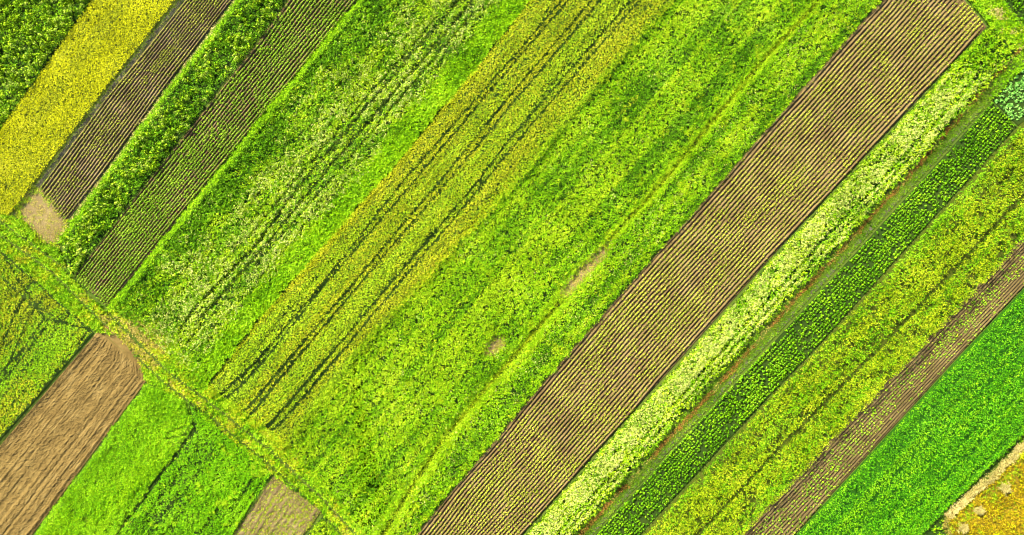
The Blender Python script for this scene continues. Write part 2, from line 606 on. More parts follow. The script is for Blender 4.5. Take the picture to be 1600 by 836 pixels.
# ================================================================ second row field
st5 = Strip(F5L, F5R)
ridges('soil_field', st5, 16, .24, SOIL, 'dark brown ridged soil under the strong green rows at left')
p, u, v, i = st5.rows(16, .30, .05)
k = (along(p, 9, 3, 71) + U(-.35, .35, len(p)) > .14) & ~((i == 0) & (rng.random(len(p)) < .6))
p = p[k]
crop('row_crop', [(row_plants(p, .24, .26, 12, .19, .19), G_ROW)], 'neat rows of green plants on dark soil left of the wild meadow strip', 'crop')
b5 = Strip(shift(F5R, 2), shift(F5R, 12, 1))
sheet('grass_bank', b5, UNDER_G, 'ground of the bright grass bank right of the dark row field', 'bank')
p, u, v = b5.scatter(24, .3)
crop('bank_grass', [(blades(world(p, .15), 5, .45, .10, (20, 70)), G_GRASS)],
     'bright green grass bank along the right side of the dark row field', 'grass')

# ================================================================ flowering meadow strip with ruts
st = Strip(F6L, F6R)
sheet('field_ground', st, UNDER, 'shade-toned ground under the white flowered meadow strip')
ruts6 = [[(790, -80), (701, 20), (477, 280), (400, 385), (300, 488), (280, 520)],
         [(800, -75), (713, 33), (510, 268), (415, 385), (312, 500)],
         [(690, 20), (468, 275), (390, 372)],
         [(740, 20), (535, 262), (400, 414), (295, 535)]]
p, u, v = st.scatter(4.0, .5)
k = keep_off(p, ruts6[:2], .42) & keep_off(p, ruts6[2:], .25)
p, u = p[k], u[k]
n = len(p)
f = fbm(p[:, 0] / 22, p[:, 1] / 22, 81)
g = along(p, 9, 2.5, 82)
dark_bias = np.clip(1 - u / .34, 0, 1) * .42 + np.clip((u - .82) / .1, 0, 1) * .15
t = .62 * f + .38 * g + .05 - dark_bias + U(-.22, .22, n) + np.exp(-((u - .48) / .17) ** 2) * .16 + np.exp(-((u - .74) / .09) ** 2) * .06
tall = (u < .82)
rr = np.where(tall, U(.25, .55, n), U(.2, .35, n))
h = np.where(tall, .35 + .55 * U(0, 1, n) + .25 * (u < .3), .3)
A, B, D, E = split(t, .31, .47, .63)
P = world(p)
parts = [(domes(P[i], rr[i], h[i], 13, .23), m) for i, m in ((A, G_DARK), (B, G_LUSH), (D, G_LIME), (E, G_PALE))]
# umbels
p2, u2, v2 = st.scatter(8.0, .5, .05, .86)
f2 = fbm(p2[:, 0] / 22, p2[:, 1] / 22, 81)
bias = np.exp(-((u2 - .45) / .2) ** 2) * .22 + .35 * np.exp(-(np.hypot(p2[:, 0] - 415, p2[:, 1] - 405) / 38) ** 2) + .25 * np.exp(-(np.hypot(p2[:, 0] - 640, p2[:, 1] - 150) / 30) ** 2) + np.exp(-((u2 - .74) / .09) ** 2) * .25
k = (f2 * .8 + bias + U(-.2, .2, len(p2)) > .66) & keep_off(p2, ruts6, .3)
p2 = p2[k]
parts.append((domes(world(p2, .55 + U(0, .4, len(p2))), .24, .14, 5, .135, .9), W_PALE))
parts.append((domes(world(p2[::7] + rng.normal(0, 2, p2[::7].shape), .8), .2, .1, 4, .13, .9), W_FLOW))
p3, u3, v3 = st.scatter(26, .5, .80, 1.0)
k = u3 + U(-.08, .08, len(p3)) > .83
p3 = p3[k]
q = fbm(p3[:, 0] / 16, p3[:, 1] / 16, 84) + U(-.2, .2, len(p3))
parts.append((domes(world(p3[::9]), U(.25, .5, len(p3[::9])), .5, 12, .22), G_LUSH))
parts.append((domes(world(p3[4::23]), U(.3, .55, len(p3[4::23])), .55, 12, .22), G_DARK))
A, B = split(q, .50)
parts += [(blades(world(p3[A], .1), 4, .5, .10, (25, 75)), G_LUSH), (blades(world(p3[B], .1), 4, .5, .10, (25, 75)), G_GRASS)]
uu, u4, v4 = st.scatter(9, .4, 0, .85)
kk = keep_off(uu, ruts6[:2], .36) & keep_off(uu, ruts6[2:], .22)
uu, u4 = uu[kk], u4[kk]
d4 = along(uu, 5, 1.5, 88) + U(-.2, .2, len(uu)) - .25 * np.clip(1 - u4 / .3, 0, 1)
for ii, m in zip(split(d4, .36, .54), (G_DARK, G_LUSH, G_LIME)):
    parts.append((blades(world(uu[ii], .15), 4, .4, .11, (15, 70), .15), m))
crop('flowering_meadow', parts, 'weedy meadow strip dotted with pale flowers and marked by wheel ruts, left of the wheat', 'meadow')
# grass in the ruts
pr = []
for l in ruts6:
    q = Strip(shift(l, -4), shift(l, 4)).scatter(10, .1)[0]
    pr.append(q)
pr = np.concatenate(pr)
crop('rut_grass', [(blades(world(pr), 4, .18, .06, (15, 60), .08, zj=.05), G_LIME)], 'short grass growing in the wheel ruts of the flowering strip', 'grass')

# ================================================================ wheat with tramlines
st = Strip(F7L, F7R)
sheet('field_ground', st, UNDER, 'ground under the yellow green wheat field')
tram = [[(960, -95), (880, 0), (800, 94), (634, 280), (500, 450), (407, 560), (352, 612), (335, 620)],
        [(975, -92), (890, 0), (800, 104), (651, 280), (510, 444), (417, 560), (378, 603), (352, 622), (330, 628)],
        [(1010, -95), (927, 0), (800, 147), (691, 280), (454, 560), (392, 634), (372, 648), (346, 648)],
        [(1023, -95), (940, 0), (800, 164), (701, 283), (464, 560), (405, 634), (385, 655), (358, 658)],
        [(1070, -95), (987, 0), (800, 214), (750, 280), (512, 560), (424, 662), (400, 671), (376, 668)],
        [(1083, -95), (1000, 0), (800, 231), (758, 285), (526, 560), (440, 661), (408, 679), (385, 676)]]
p, u, v, i = st.rows(74, .30, .09)
k = keep_off(p, tram, np.where(p[:, 1] > 545, .34, .23), .15)
e = along(p, 2.0, .8, 91)
fine = uvn(st, u, v, 40, .5, 94, 1)
k &= (e * .45 + fine * .55 + U(-.14, .14, len(p)) > .25) & (u < 1 - .05 * fbm(p[:, 0] / 9, p[:, 1] / 9, 96) * U(0, 1.6, len(p)))
p, u, v = p[k], u[k], v[k]
d = uvn(st, u, v, 28, 1.5, 92) + U(-.3, .3, len(p)) + .22 * np.exp(-(u / .12) ** 2) + .05 * np.exp(-((u - .82) / .1) ** 2) - .07 - .12 * np.clip((v - .55) / .4, 0, 1) + (v < .5) * .03
P = world(p, .4 + .6 * uvn(st, u, v, 22, .8, 93))
A, B, D = split(d, .34, .57)
parts = [(blades(P[A], 6, .30, .085, (10, 75), .11), G_LIME), (blades(P[B], 6, .30, .085, (10, 75), .11), G_WHEAT),
         (blades(P[D], 6, .30, .085, (10, 75), .11), G_WHEATY)]
crop('wheat_crop', parts, 'broad yellow green wheat field with paired dark tramlines in the middle', 'crop')

# ================================================================ wild meadow
mead = Poly(shift(F7R[:-1], -9, -4) + [(446, 694), (500, 752), (545, 800), (575, 836), (640, 960), (550, 955)] + F8R[::-1][1:])
sheet('field_ground', mead, UNDER, 'shade-toned ground under the wide wild meadow')
path8 = [(1390, -125), (1280, 0), (1190, 95), (1100, 205), (1030, 290), (952, 372)]
path8b = [(880, 465), (850, 500), (800, 560), (745, 622), (690, 690), (640, 765), (590, 850), (540, 940)]
patch1 = Poly([(958, 370), (938, 384), (904, 416), (877, 446), (871, 466), (891, 463), (918, 434), (947, 402)])
patch2 = Poly([(773, 521), (758, 539), (754, 557), (773, 557), (791, 539), (787, 522)])
strk = [[(1190, 20), (1060, 170), (960, 290), (880, 380)], [(1150, 160), (1010, 320), (850, 480), (700, 640), (640, 720)],
        [(1330, 20), (1120, 250), (960, 420)]]
dp = lambda q: np.minimum(poly_dist(q, path8), poly_dist(q, path8b))
p = mead.scatter(14, .5)
dist = dp(p)
soilp = patch1.inside(p) | patch2.inside(p)
low = p[:, 1] > 470
k = ~soilp & (dist > np.where(low, .75, .45) + U(-.35, .35, len(p)))
p, dist = p[k], dist[k]
n = len(p)
f = fbm(p[:, 0] / 40, p[:, 1] / 40, 101, 4)
g = along(p, 9, 1.6, 102)
de_ = poly_dist(p, F8R)
g = .65 * fbm(along_len(p) / 34, de_ / 1.5, 102, 2) + .35 * fbm(along_len(p) / 60, de_ / .7, 103, 1)
t = .22 * f + .95 * (g - .5) + .415 + U(-.15, .15, n) + .10 * np.exp(-dist / 1.6)
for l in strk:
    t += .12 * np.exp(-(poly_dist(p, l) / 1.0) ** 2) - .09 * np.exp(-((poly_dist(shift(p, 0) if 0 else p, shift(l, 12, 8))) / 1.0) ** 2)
A, B, D, E = split(t, .40, .52, .66)
hs = .08 + .5 * f + .35 * (g - .4)
P = world(p, .05)
parts = []
for ii, m in ((A, G_DARK), (B, G_LUSH), (D, G_GRASS), (E, G_LIME)):
    j = ii[rng.random(len(ii)) < .2]
    parts.append((domes(P[j], U(.2, .42, len(j)), np.clip(hs[j], .05, 1) * U(.6, 1.8, len(j)) + .12, 11, .17), m))
    parts.append((blades(P[ii] + np.stack([0 * hs[ii], 0 * hs[ii], np.clip(hs[ii], 0, 1) * .5], 1), 5, .34, .085, (15, 75), .14), m))
bl = Strip(shift(F8R, -9), shift(F8R, -1))
q = bl.scatter(3.2, .25)[0]
A, B = split(U(0, 1, len(q)), .45)
parts += [(domes(world(q[A]), U(.25, .5, len(A)), U(.6, 1.0, len(A)), 16, .2), G_DARK), (domes(world(q[B]), U(.25, .5, len(B)), U(.6, 1.0, len(B)), 16, .2), G_LUSH)]
# yellowish dry spots and the pale wheel path
y = fbm(p[:, 0] / 13 + 50, p[:, 1] / 13, 105)
j = np.where(y + U(-.12, .12, n) > .70)[0]
parts.append((blades(world(p[j], .25), 4, .34, .08, (20, 65)), G_WHEAT))
pp = np.concatenate([Strip(shift(l, -w_), shift(l, w_)).scatter(30, .3)[0] for l, w_ in ((path8, 11), (path8b, 17))])
pp = pp[~(patch1.inside(pp) | patch2.inside(pp))]
dd = dp(pp) + U(-.25, .25, len(pp)) + .5 * (fbm(pp[:, 0] / 25, pp[:, 1] / 25, 109) - .5)
A, B, D = split(dd, .26, .46)
parts += [(blades(world(pp[A]), 5, .28, .08, (10, 55), zj=.15), G_WHEAT), (blades(world(pp[B][::2]), 4, .24, .07, (10, 60), zj=.1), G_LUSH),
          (blades(world(pp[D], .05), 5, .32, .09, (15, 65), zj=.3), G_LIME)]
# pale umbels, thicker along the lower right border
p2 = mead.scatter(5, .5)
de = poly_dist(p2, F8R)
dq = dp(p2)
side = np.interp(p2[:, 1], [-125, 836], [1, 1])
bord = np.clip(1 - np.abs(de - 4.5) / 5, 0, 1)
k = (fbm(p2[:, 0] / 20, p2[:, 1] / 20, 107) * .85 + .30 * bord + U(-.25, .25, len(p2)) > .69) & (dq > 1.0) & (de > .8) & ~patch1.inside(p2)
p2 = p2[k]
parts.append((domes(world(p2, .35 + U(0, .3, len(p2))), .2, .1, 5, .12, .9), W_PALE))
parts.append((domes(world(p2[::5] + rng.normal(0, 2, p2[::5].shape), .55), .16, .1, 4, .12, .9), W_FLOW))
crop('wild_meadow', parts, 'wide wild meadow of mixed grasses and weeds between the wheat and the big row field', 'meadow')
sheet('bare_soil', patch1, TAN_L, 'long tan bare soil patch on the wheel path through the wild meadow', 'bare soil')
sheet('bare_soil', patch2, TAN_L, 'small rounded bare soil patch in the lower part of the wild meadow', 'bare soil')
def fringe(reg, dens):
    P = np.vstack([reg.P, reg.P[:1]])
    lo, hi = reg.P.min(0) - 6, reg.P.max(0) + 6
    q = rng.uniform(lo, hi, (int(dens * (hi - lo).prod() * S * S), 2))
    return q[poly_dist(q, P) < U(0, 1, len(q)) ** 1.6 * 1.1]


q = fringe(bare, 30)
q = q[(q[:, 0] < 60) | (q[:, 1] > 345) | (rng.random(len(q)) < .3)]
A, B, D = split(U(0, 1, len(q)), .4, .7)
crop('patch_fringe', [(blades(world(q[A]), 5, .3, .08, (10, 65), zj=.2), G_WHEAT), (blades(world(q[B]), 5, .3, .08, (10, 65), zj=.2), G_LUSH), (blades(world(q[D]), 5, .28, .07, (10, 55), zj=.1), D_GRASS)],
     'thin grass growing in from the rim of the pale bare patch below the narrow row field', 'grass')
for reg, word in ((patch1, 'long bare patch'), (patch2, 'small rounded bare patch')):
    q = fringe(reg, 24)
    A, B = split(U(0, 1, len(q)), .55)
    crop('patch_fringe', [(blades(world(q[A]), 5, .3, .08, (10, 65)), G_WHEAT), (blades(world(q[B]), 5, .3, .08, (10, 65)), G_LUSH)],
         'thin green grass growing in from the rim of the ' + word + ' in the meadow', 'grass')
q1, q2 = patch1.scatter(18), patch2.scatter(14)
crop('patch_grass', [(blades(world(q1), 4, .26, .06, (5, 45), zj=.08), D_GRASS), (blades(world(q1[::4]), 4, .26, .07, (10, 60), zj=.1), G_WHEAT)], 'straw coloured grass on the long bare patch in the meadow', 'grass')
crop('patch_grass', [(blades(world(q2), 4, .26, .06, (5, 45), zj=.08), D_GRASS), (blades(world(q2[::2]), 4, .26, .07, (10, 60), zj=.1), G_OLIVE)], 'dull grass on the small rounded bare patch in the meadow', 'grass')

# ================================================================ big row field
st9 = Strip(F9L, F9R)
ridges('soil_field', st9, 25, .25, SOIL, 'brown ridged soil of the widest row field', .07)
p, u, v, i = st9.rows(25, .27, .06)
dens = along(p, 10, 3, 111) + .06 * np.sin(u * 9)
k = (dens + U(-.30, .30, len(p)) > .25) & ~((i < 2) & (rng.random(len(p)) < .85)) & ~((i == 24) & (rng.random(len(p)) < .7))
p9 = p[k]
order = np.argsort(np.hypot(p9[:, 0] - 1010, p9[:, 1] - 470))
solo9, p9 = p9[order[:300]], p9[order[300:]]
crop('row_crop', [(row_plants(p9, .20, .2, 11, .17, .2), G_SEED)], 'long rows of small yellow green plants in the widest brown field', 'crop')

# ================================================================ cream flowered strip
st = Strip(F10L, F10R)
sheet('field_ground', st, UNDER, 'shade-toned ground under the cream flowered strip')
ruts10 = [[(1545, 100), (1357, 300), (1200, 466), (1113, 562), (1000, 690), (905, 795), (790, 915)],
          [(1440, 222), (1368, 303), (1212, 470), (1123, 566), (1010, 694), (915, 797), (800, 920)]]
p, u, v = st.scatter(5, .35, 0, .90)
k = keep_off(p, ruts10[:1], .45) & keep_off(p, ruts10[1:], .3)
p, u, v = p[k], u[k], v[k]
n = len(p)
f = fbm(p[:, 0] / 18, p[:, 1] / 18, 121)
yy = p[:, 1]
t = .6 * f + U(-.28, .28, n) + np.clip((yy - 120) / 200, 0, 1) * .26 - (yy < 95) * .2 - np.exp(-(u / .08) ** 2) * .1
P = world(p)
h = .5 + .4 * U(0, 1, n)
A, B, D, E = split(t, .16, .28, .38)
rr = U(.25, .5, n)
parts = [(domes(P[i], rr[i], h[i], 13, .22), m) for i, m in ((A, G_DARK), (B, G_LUSH), (D, G_LIME), (E, G_PALE))]
parts += understory(st, 7, (G_LUSH, G_LIME), .35)
p2, u2, v2 = st.scatter(24, .35, .03, .92)
k = keep_off(p2, ruts10, .35) & (p2[:, 1] > 90 + U(0, 120, len(p2))) & (fbm(p2[:, 0] / 18, p2[:, 1] / 18, 121) + U(-.3, .3, len(p2)) > .40)
p2 = p2[k]
parts.append((domes(world(p2, .6 + U(0, .4, len(p2))), .24, .14, 5, .135, .9), W_PALE))
parts.append((domes(world(p2[::5] + rng.normal(0, 2, p2[::5].shape), .9), .2, .1, 4, .13, .9), W_FLOW))
p3, u3, v3 = st.scatter(14, .3, 0, .09)
parts.append((blades(world(p3, .15), 4, .45, .1, (25, 75)), G_LIME))
crop('cream_flowered_crop', parts, 'strip of cream flowered crop with dark ruts, right of the widest row field', 'crop')

# ================================================================ grass track
st = Strip(F11L, F11R)
sheet('grass_track', st, UNDER_T, 'dull green grass track right of the cream flowered strip', 'track')
red = [(1600, 68), (1535, 141), (1414, 280), (1200, 513), (1163, 556), (914, 826), (815, 935)]
p, u, v = st.scatter(16, .15)
n = len(p)
dr = poly_dist(p, red)
k = (u < .80) | (rng.random(n) < .18)
k &= dr > .25
p, u, dr = p[k], u[k], dr[k]
top = p[:, 1] < 135
A, B = split(u + U(-.15, .15, len(p)) + np.where(top, -1.2, 0), .18)
parts = [(blades(world(p[A]), 4, .3, .08, (15, 65), zj=.10), G_LUSH), (blades(world(p[B]), 4, .25, .08, (15, 65), zj=.10), T_GRASS)]
crop('track_grass', parts, 'dull green grass covering the track beside the cream strip', 'grass')
rs = Strip(shift(red, -4), shift(red, 5))
p, u, v = rs.scatter(30, .25)
k = (noise(v * 60, v * 0, 131) + U(-.2, .2, len(p)) > .42)
crop('rusty_weeds', [(blades(world(p[k], .03), 4, .25, .09, (10, 60), zj=.10), D_RUST), (blades(world(p[~k][::3], .03), 4, .2, .07, (10, 60), zj=.10), D_GRASS)],
     'broken line of rusty red weeds down the middle of the grass track', 'weeds')
gs = Strip(shift(F11R, -9), shift(F11R, -1))
sheet('dirt_ruts', gs, GREY, 'grey dirt wheel ruts along the right side of the grass track', 'ruts')
p, u, v = gs.scatter(26, .1)
k = ((np.abs(u - .2) > .10) & (np.abs(u - .8) > .12)) | (along(p, 6, 2, 133) + U(-.2, .2, len(p)) > .50)
p = p[k]
crop('rut_grass', [(blades(world(p), 4, .26, .08, (15, 65), zj=.10), T_GRASS), (blades(world(p[::3]), 4, .24, .08, (15, 65), zj=.10), G_LUSH)],
     'dull grass between the grey ruts right of the rusty weed line', 'grass')

# ================================================================ dark bean rows
st12 = Strip(F12L, F12R)
sheet('field_ground', st12, UNDER, 'dark soil under the dense dark green rows')
p, u, v, i = st12.rows(11, .44, .04)
k = (along(p, 3, 2, 141) + U(-.35, .35, len(p)) > .22)
p = p[k]
order = np.argsort(np.hypot(p[:, 0] - 1180, p[:, 1] - 610))
solo12, p = p[order[:300]], p[order[300:]]
n = len(p)
big = U(.19, .36, n)
lush = rng.random(n) < .35  # random share of plants gets the lighter lush leaf
P = world(p)
crop('bean_crop', [(domes(P[lush], big[lush], .45, 17, .23), G_LUSH), (domes(P[~lush], big[~lush], .42, 17, .23), G_BEAN)],
     'dense rows of dark green bushy plants between the grass track and the olive cereal', 'crop')

# ================================================================ olive cereal strip
st = Strip(F13L, F13R)
sheet('field_ground', st, UNDER_Y, 'ground under the tall olive cereal strip')
gapl = [(1780, 110), (1600, 296), (1480, 424), (1354, 556), (1200, 712), (1085, 834), (980, 945)]
gap2 = [(1500, 392), (1360, 543), (1230, 672)]
p, u, v, i = st.rows(int(st.width / .30), .30, .12)
k = (poly_dist(p, gapl) > .42) & (along(p, 1.6, 1.3, 151) + U(-.3, .3, len(p)) > .36)
p, u, v = p[k], u[k], v[k]
dl = poly_dist(p, shift(gapl, 5, 4))
d = uvn(st, u, v, 18, 1.3, 152) + U(-.3, .3, len(p)) + .55 * np.exp(-(dl / .55) ** 2) - .15 * (u < .08)
hh = .7 + .35 * along(p, 2.5, 1.8, 153) + .5 * uvn(st, u, v, 25, .9, 154) + .25 * (u > .92) - .35 * (u < .07)
A, B, D = split(d, .36, .68)
P = world(p, hh)
parts = [(blades(P[A], 6, .33, .085, (5, 75), .12), G_LUSH), (blades(P[B], 6, .34, .085, (5, 75), .12), G_OLIVE),
         (blades(P[D], 6, .34, .085, (5, 75), .12), G_WHEAT)]
k = rng.random(len(p)) < .5
parts.append((blades(world(p[k]), 4, .8, .12, (60, 88), .15), G_DARK))
crop('cereal_crop', parts, 'tall olive yellow cereal strip with a bright seam, shading the sparse soil strip', 'crop')

# ================================================================ sparse soil strip
st14 = Strip(F14L, F14R)
ridges('soil_field', st14, 13, .14, SOIL_D, 'brown soil strip with scattered plants left of the vivid green strip', .06)
p, u, v, i = st14.rows(13, .7, .10)
k = (along(p, 9, 2.2, 161) + .25 * np.exp(-((u - .42) / .2) ** 2) - .2 * np.exp(-(u / .15) ** 2) + U(-.3, .3, len(p)) > .52) & (i > 1)
p14 = p[k]
inframe = (p14[:, 0] < 1630) & (p14[:, 1] < 865)
solo14 = p14[inframe]
rng.shuffle(solo14)
solo14, rest14 = solo14[:300], np.concatenate([p14[~inframe], solo14[300:]])
p, u, v, i = st14.rows(13, .45, .10)
k = (along(p, 9, 1.6, 163) + U(-.3, .3, len(p)) > .5)
parts = [(row_plants(p[k], .14, .14, 7, .15, .10), G_SEED), (row_plants(rest14, .23, .26, 11, .19, .10), G_ROW)]
crop('seedling_crop', parts, 'tiny seedlings scattered along the brown soil strip by the vivid green cereal', 'crop')

# ================================================================ vivid green strip
st = Strip(F15L, F15R)
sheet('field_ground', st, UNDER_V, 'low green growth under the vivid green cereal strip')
p, u, v, i = st.rows(50, .36, .10)
fine = uvn(st, u, v, 35, .6, 171, 1)
e = along(p, 1.3, 1.0, 172)
k = (.4 * e + .6 * fine + U(-.2, .2, len(p)) > .26) | (u < .05)
p, u, v = p[k], u[k], v[k]
d = uvn(st, u, v, 40, 1.2, 173) + U(-.25, .25, len(p)) + .04 - .12 * np.clip((u - .5) / .4, 0, 1) + .15 * np.exp(-(u / .06) ** 2)
A, B, D = split(d, .36, .66)
P = world(p, .2 + .55 * uvn(st, u, v, 30, .9, 174) + .2 * along(p, 7, 2.5, 175))
parts = [(blades(P[A], 7, .32, .085, (15, 80), .13, zj=.3), G_VIVID), (blades(P[B], 7, .32, .085, (15, 80), .13, zj=.3), G_VIVID),
         (blades(P[D], 7, .32, .085, (15, 80), .13, zj=.3), G_CLOVER)]
crop('green_cereal', parts, 'vivid deep green young cereal strip in the lower right', 'crop')

# weedy border and golden corner
border = Poly(F15R[:1] + F15R[1:] + [(1420, 960), (1500, 960), (1486, 840), (1472, 803), (1540, 740), (1604, 680), (1855, 448)])
sheet('field_ground', border, UNDER, 'ground of the weedy border between vivid strip and golden corner')
p = border.scatter(4, .3)
db = poly_dist(p, [(1855, 442), (1600, 678), (1512, 766), (1440, 836), (1325, 950)])
A, B = split(db + U(-.3, .3, len(p)), .5)
crop('border_weeds', [(domes(world(p[A]), .3, .3, 10, .2), G_DARK), (domes(world(p[B]), .3, .4, 10, .2), G_LUSH),
                      (domes(world(p[B][::3], .2), .25, .3, 8, .2), G_LIME), (domes(world(p[B][::9], .3), .18, .2, 6, .17), Y_FLOW)],
     'dark weedy border beside the vivid green strip in the lower right', 'weeds')
gold = Poly([(1855, 452), (1604, 688), (1545, 748), (1478, 803), (1486, 840), (1500, 960), (1860, 960)])
sheet('dry_field', gold, UNDER_GOLD, 'dry golden grass field in the lower right corner')
rim = [(1855, 452), (1604, 688), (1570, 722), (1545, 746), (1510, 776), (1478, 804)]
p = gold.scatter(15, .3)
dd = poly_dist(p, rim)
k = dd > .9
p, dd = p[k], dd[k]
q = fbm(p[:, 0] / 14, p[:, 1] / 14, 181) + U(-.22, .22, len(p)) - .35 * np.exp(-((dd - 2.3) / 1.3) ** 2)
A, B, D = split(q, .30, .60)
parts = [(blades(world(p[A][::2]), 4, .3, .08, (15, 65), zj=.2), G_LUSH), (blades(world(p[A][::2]), 4, .35, .09, (15, 65)), G_OLIVE),
         (blades(world(p[B]), 5, .35, .09, (15, 65)), D_GOLD), (blades(world(p[D][::2]), 5, .35, .09, (15, 65)), G_GOLD), (blades(world(p[D][1::2]), 5, .35, .09, (15, 65)), D_GOLD)]
crop('dry_grass', parts, 'golden dry grass covering the lower right corner', 'grass')
rimz = Strip(shift(rim, -5, -2), shift(rim, 7, 3))
p, u, v = rimz.scatter(18, .35)
crop('straw_line', [(blades(world(p, .05), 6, .45, .09, (5, 45), .15), D_STRAW)], 'pale straw line edging the golden corner field', 'straw')
rim2 = [(1478, 804), (1474, 822), (1486, 840), (1500, 960)]
p, u, v = Strip(shift(rim2, -3), shift(rim2, 4)).scatter(14, .2)
crop('straw_line', [(blades(world(p, .05), 5, .4, .08, (5, 45), .15), D_GRASS)], 'thin straw line turning down beside the lowest hay heap', 'straw')

# ================================================================ headland track, lower left
head = Poly([(-130, 218), (0, 330), (38, 346), (68, 382), (92, 388), (112, 434), (168, 484), (190, 474), (256, 520), (300, 560), (328, 604), (455, 697),
             (520, 770), (575, 836), (640, 960), (560, 960), (520, 836), (502, 798), (425, 737), (290, 624), (230, 596), (222, 572), (190, 527),
             (150, 516), (135, 506), (0, 386), (-130, 275)])
sheet('headland_track', head, UNDER_T, 'grassy headland track crossing the strip ends at lower left', 'track')
cl = [(-130, 250), (0, 355), (90, 420), (160, 490), (215, 545), (262, 590), (330, 640), (420, 712), (500, 785), (560, 850), (620, 950)]
p = head.scatter(24, .5)
f = fbm(p[:, 0] / 15, p[:, 1] / 15, 191)
dc = poly_dist(p, cl)
rut_h = [shift(cl, 5, -7), shift(cl, -5, 7)]
k = keep_off(p, rut_h, .34, .2)
p, f, dc = p[k], f[k], dc[k]
tan_c = np.exp(-(np.hypot((p[:, 0] - 232), (p[:, 1] - 514) * 1.0) / 42) ** 2)
q = f + U(-.25, .25, len(p)) + .10 * np.exp(-(dc / .9) ** 2) + tan_c * .7
A, B, D, E = split(q, .47, .66, .90)
P = world(p)
parts = [(blades(P[A], 5, .45, .10, (20, 75)), G_LUSH), (blades(P[B], 5, .4, .10, (20, 70)), G_LIME),
         (blades(P[D], 5, .35, .09, (15, 65)), G_WHEATY), (blades(P[E], 5, .32, .09, (10, 55)), D_GRASS)]
parts.append((domes(world(p[::14]), U(.2, .4, len(p[::14])), .4, 12, .2), G_LUSH))
p2 = head.scatter(.8, .5)
p2 = p2[keep_off(p2, [cl], 1.6)]
parts.append((domes(world(p2), .4, .45, 12, .2), G_DARK))
hp = np.vstack([head.P, head.P[:1]])
p4 = head.scatter(9, .3)
p4 = p4[(poly_dist(p4, hp) < U(.1, 1.0, len(p4))) & (fbm(p4[:, 0] / 20, p4[:, 1] / 20, 195) > .42)]
parts.append((domes(world(p4), U(.2, .42, len(p4)), .55, 12, .2), G_DARK))
crop('headland_grass', parts, 'rough yellow green grass on the headland track at lower left', 'grass')

# ================================================================ lower left fields
w1 = Poly([(-130, 278), (0, 388), (135, 508), (147, 520), (0, 688), (-130, 845)])
sheet('field_ground', w1, UNDER, 'ground under the green wheat at the left edge')
tr1 = [[(-20, 345), (30, 430), (65, 480), (110, 505)], [(-60, 640), (0, 560), (40, 465), (62, 428), (85, 425)],
       [(-40, 660), (10, 590), (48, 500), (66, 470), (105, 448)], [(-10, 600), (45, 540), (75, 497), (140, 512)], [(15, 590), (62, 530), (80, 505)],
       [(-60, 390), (0, 425), (35, 455), (75, 495)]]
st = Strip([(-40, 230), (-330, 580)], [(240, 410), (-130, 845)])
lo, hi = w1.P.min(0), w1.P.max(0)
stw = Strip([(-135, 270), (-420, 560)], [(150, 515), (-130, 845)])
p, u, v, i = stw.rows(int(stw.width / .29), .28, .08)
k = w1.inside(p) & keep_off(p, tr1, .22, .2)
fine = along(p, 30, .5, 201, 51, 1)
k &= fine * .55 + .45 * along(p, 1.5, 1, 202) + U(-.14, .14, len(p)) > .27
p = p[k]
d = along(p, 9, 2.5, 203) + U(-.28, .28, len(p)) + np.clip((70 - p[:, 0]) / 300, 0, .1) + np.clip((480 - p[:, 1]) / 500, -.1, .05) - .08
P = world(p, .5 + .45 * along(p, 10, .8, 204))
A, B, D = split(d, .44, .68)
parts = [(blades(P[A], 6, .29, .085, (10, 75), .10), G_GRASS), (blades(P[B], 6, .29, .085, (10, 75), .10), G_WHEAT), (blades(P[D], 6, .29, .085, (10, 75), .10), G_WHEATY)]
crop('wheat_crop', parts, 'green wheat with crossing wheel tracks at the left edge', 'crop')

# ploughed tan field
plough = Strip([(154, 516), (140, 533), (0, 697), (-130, 850)], [(222, 572), (228, 596), (50, 836), (-32, 948)])
z0 = nextz()
nu, nv = int(plough.width / .15), int(plough.length / .22)
vv, uu = np.meshgrid(np.linspace(0, 1, nv), np.linspace(0, 1, nu), indexing='ij')
ur, vr = uu.ravel(), vv.ravel()
pp = plough.at(ur, vr)
cu, cv = ur * plough.width, vr * plough.length
wv = cu + .5 * (fbm(cv / 9, cu / 6, 315) - .5)
zz = .16 * (fbm(cv / 60 + .3, wv / 1.1, 311, 2) - .35) + .24 * (fbm(cv / 45, wv / .5, 312, 2) - .4) + .16 * (fbm(cv / .45, cu / .4, 313, 2) - .42) + rng.normal(0, .028, len(ur))
zz = np.clip(zz + .06, 0, 1) * np.clip(np.minimum.reduce([ur, 1 - ur, vr, 1 - vr]) * 50, 0, 1) + z0
tag(link('ploughed_field', grid_mesh('ploughed_field', world(pp, zz).reshape(nv, nu, 3), [TAN], False)), 'bare tan ploughed field at lower left', 'field', 'structure')
p, u, v = plough.scatter(.5, .3)
p = p[along(p, 5, 3, 211) > .5]
crop('clod_straw', [(blades(world(p, .08), 3, .22, .05, (5, 40), zj=.03), D_GRASS)], 'bits of straw lying on the tan ploughed field', 'straw')
top = Poly([(154, 515), (165, 508), (192, 528), (215, 556), (224, 574)])
sheet('bare_soil', top, TAN, 'rounded upper end of the tan ploughed field', 'bare soil')

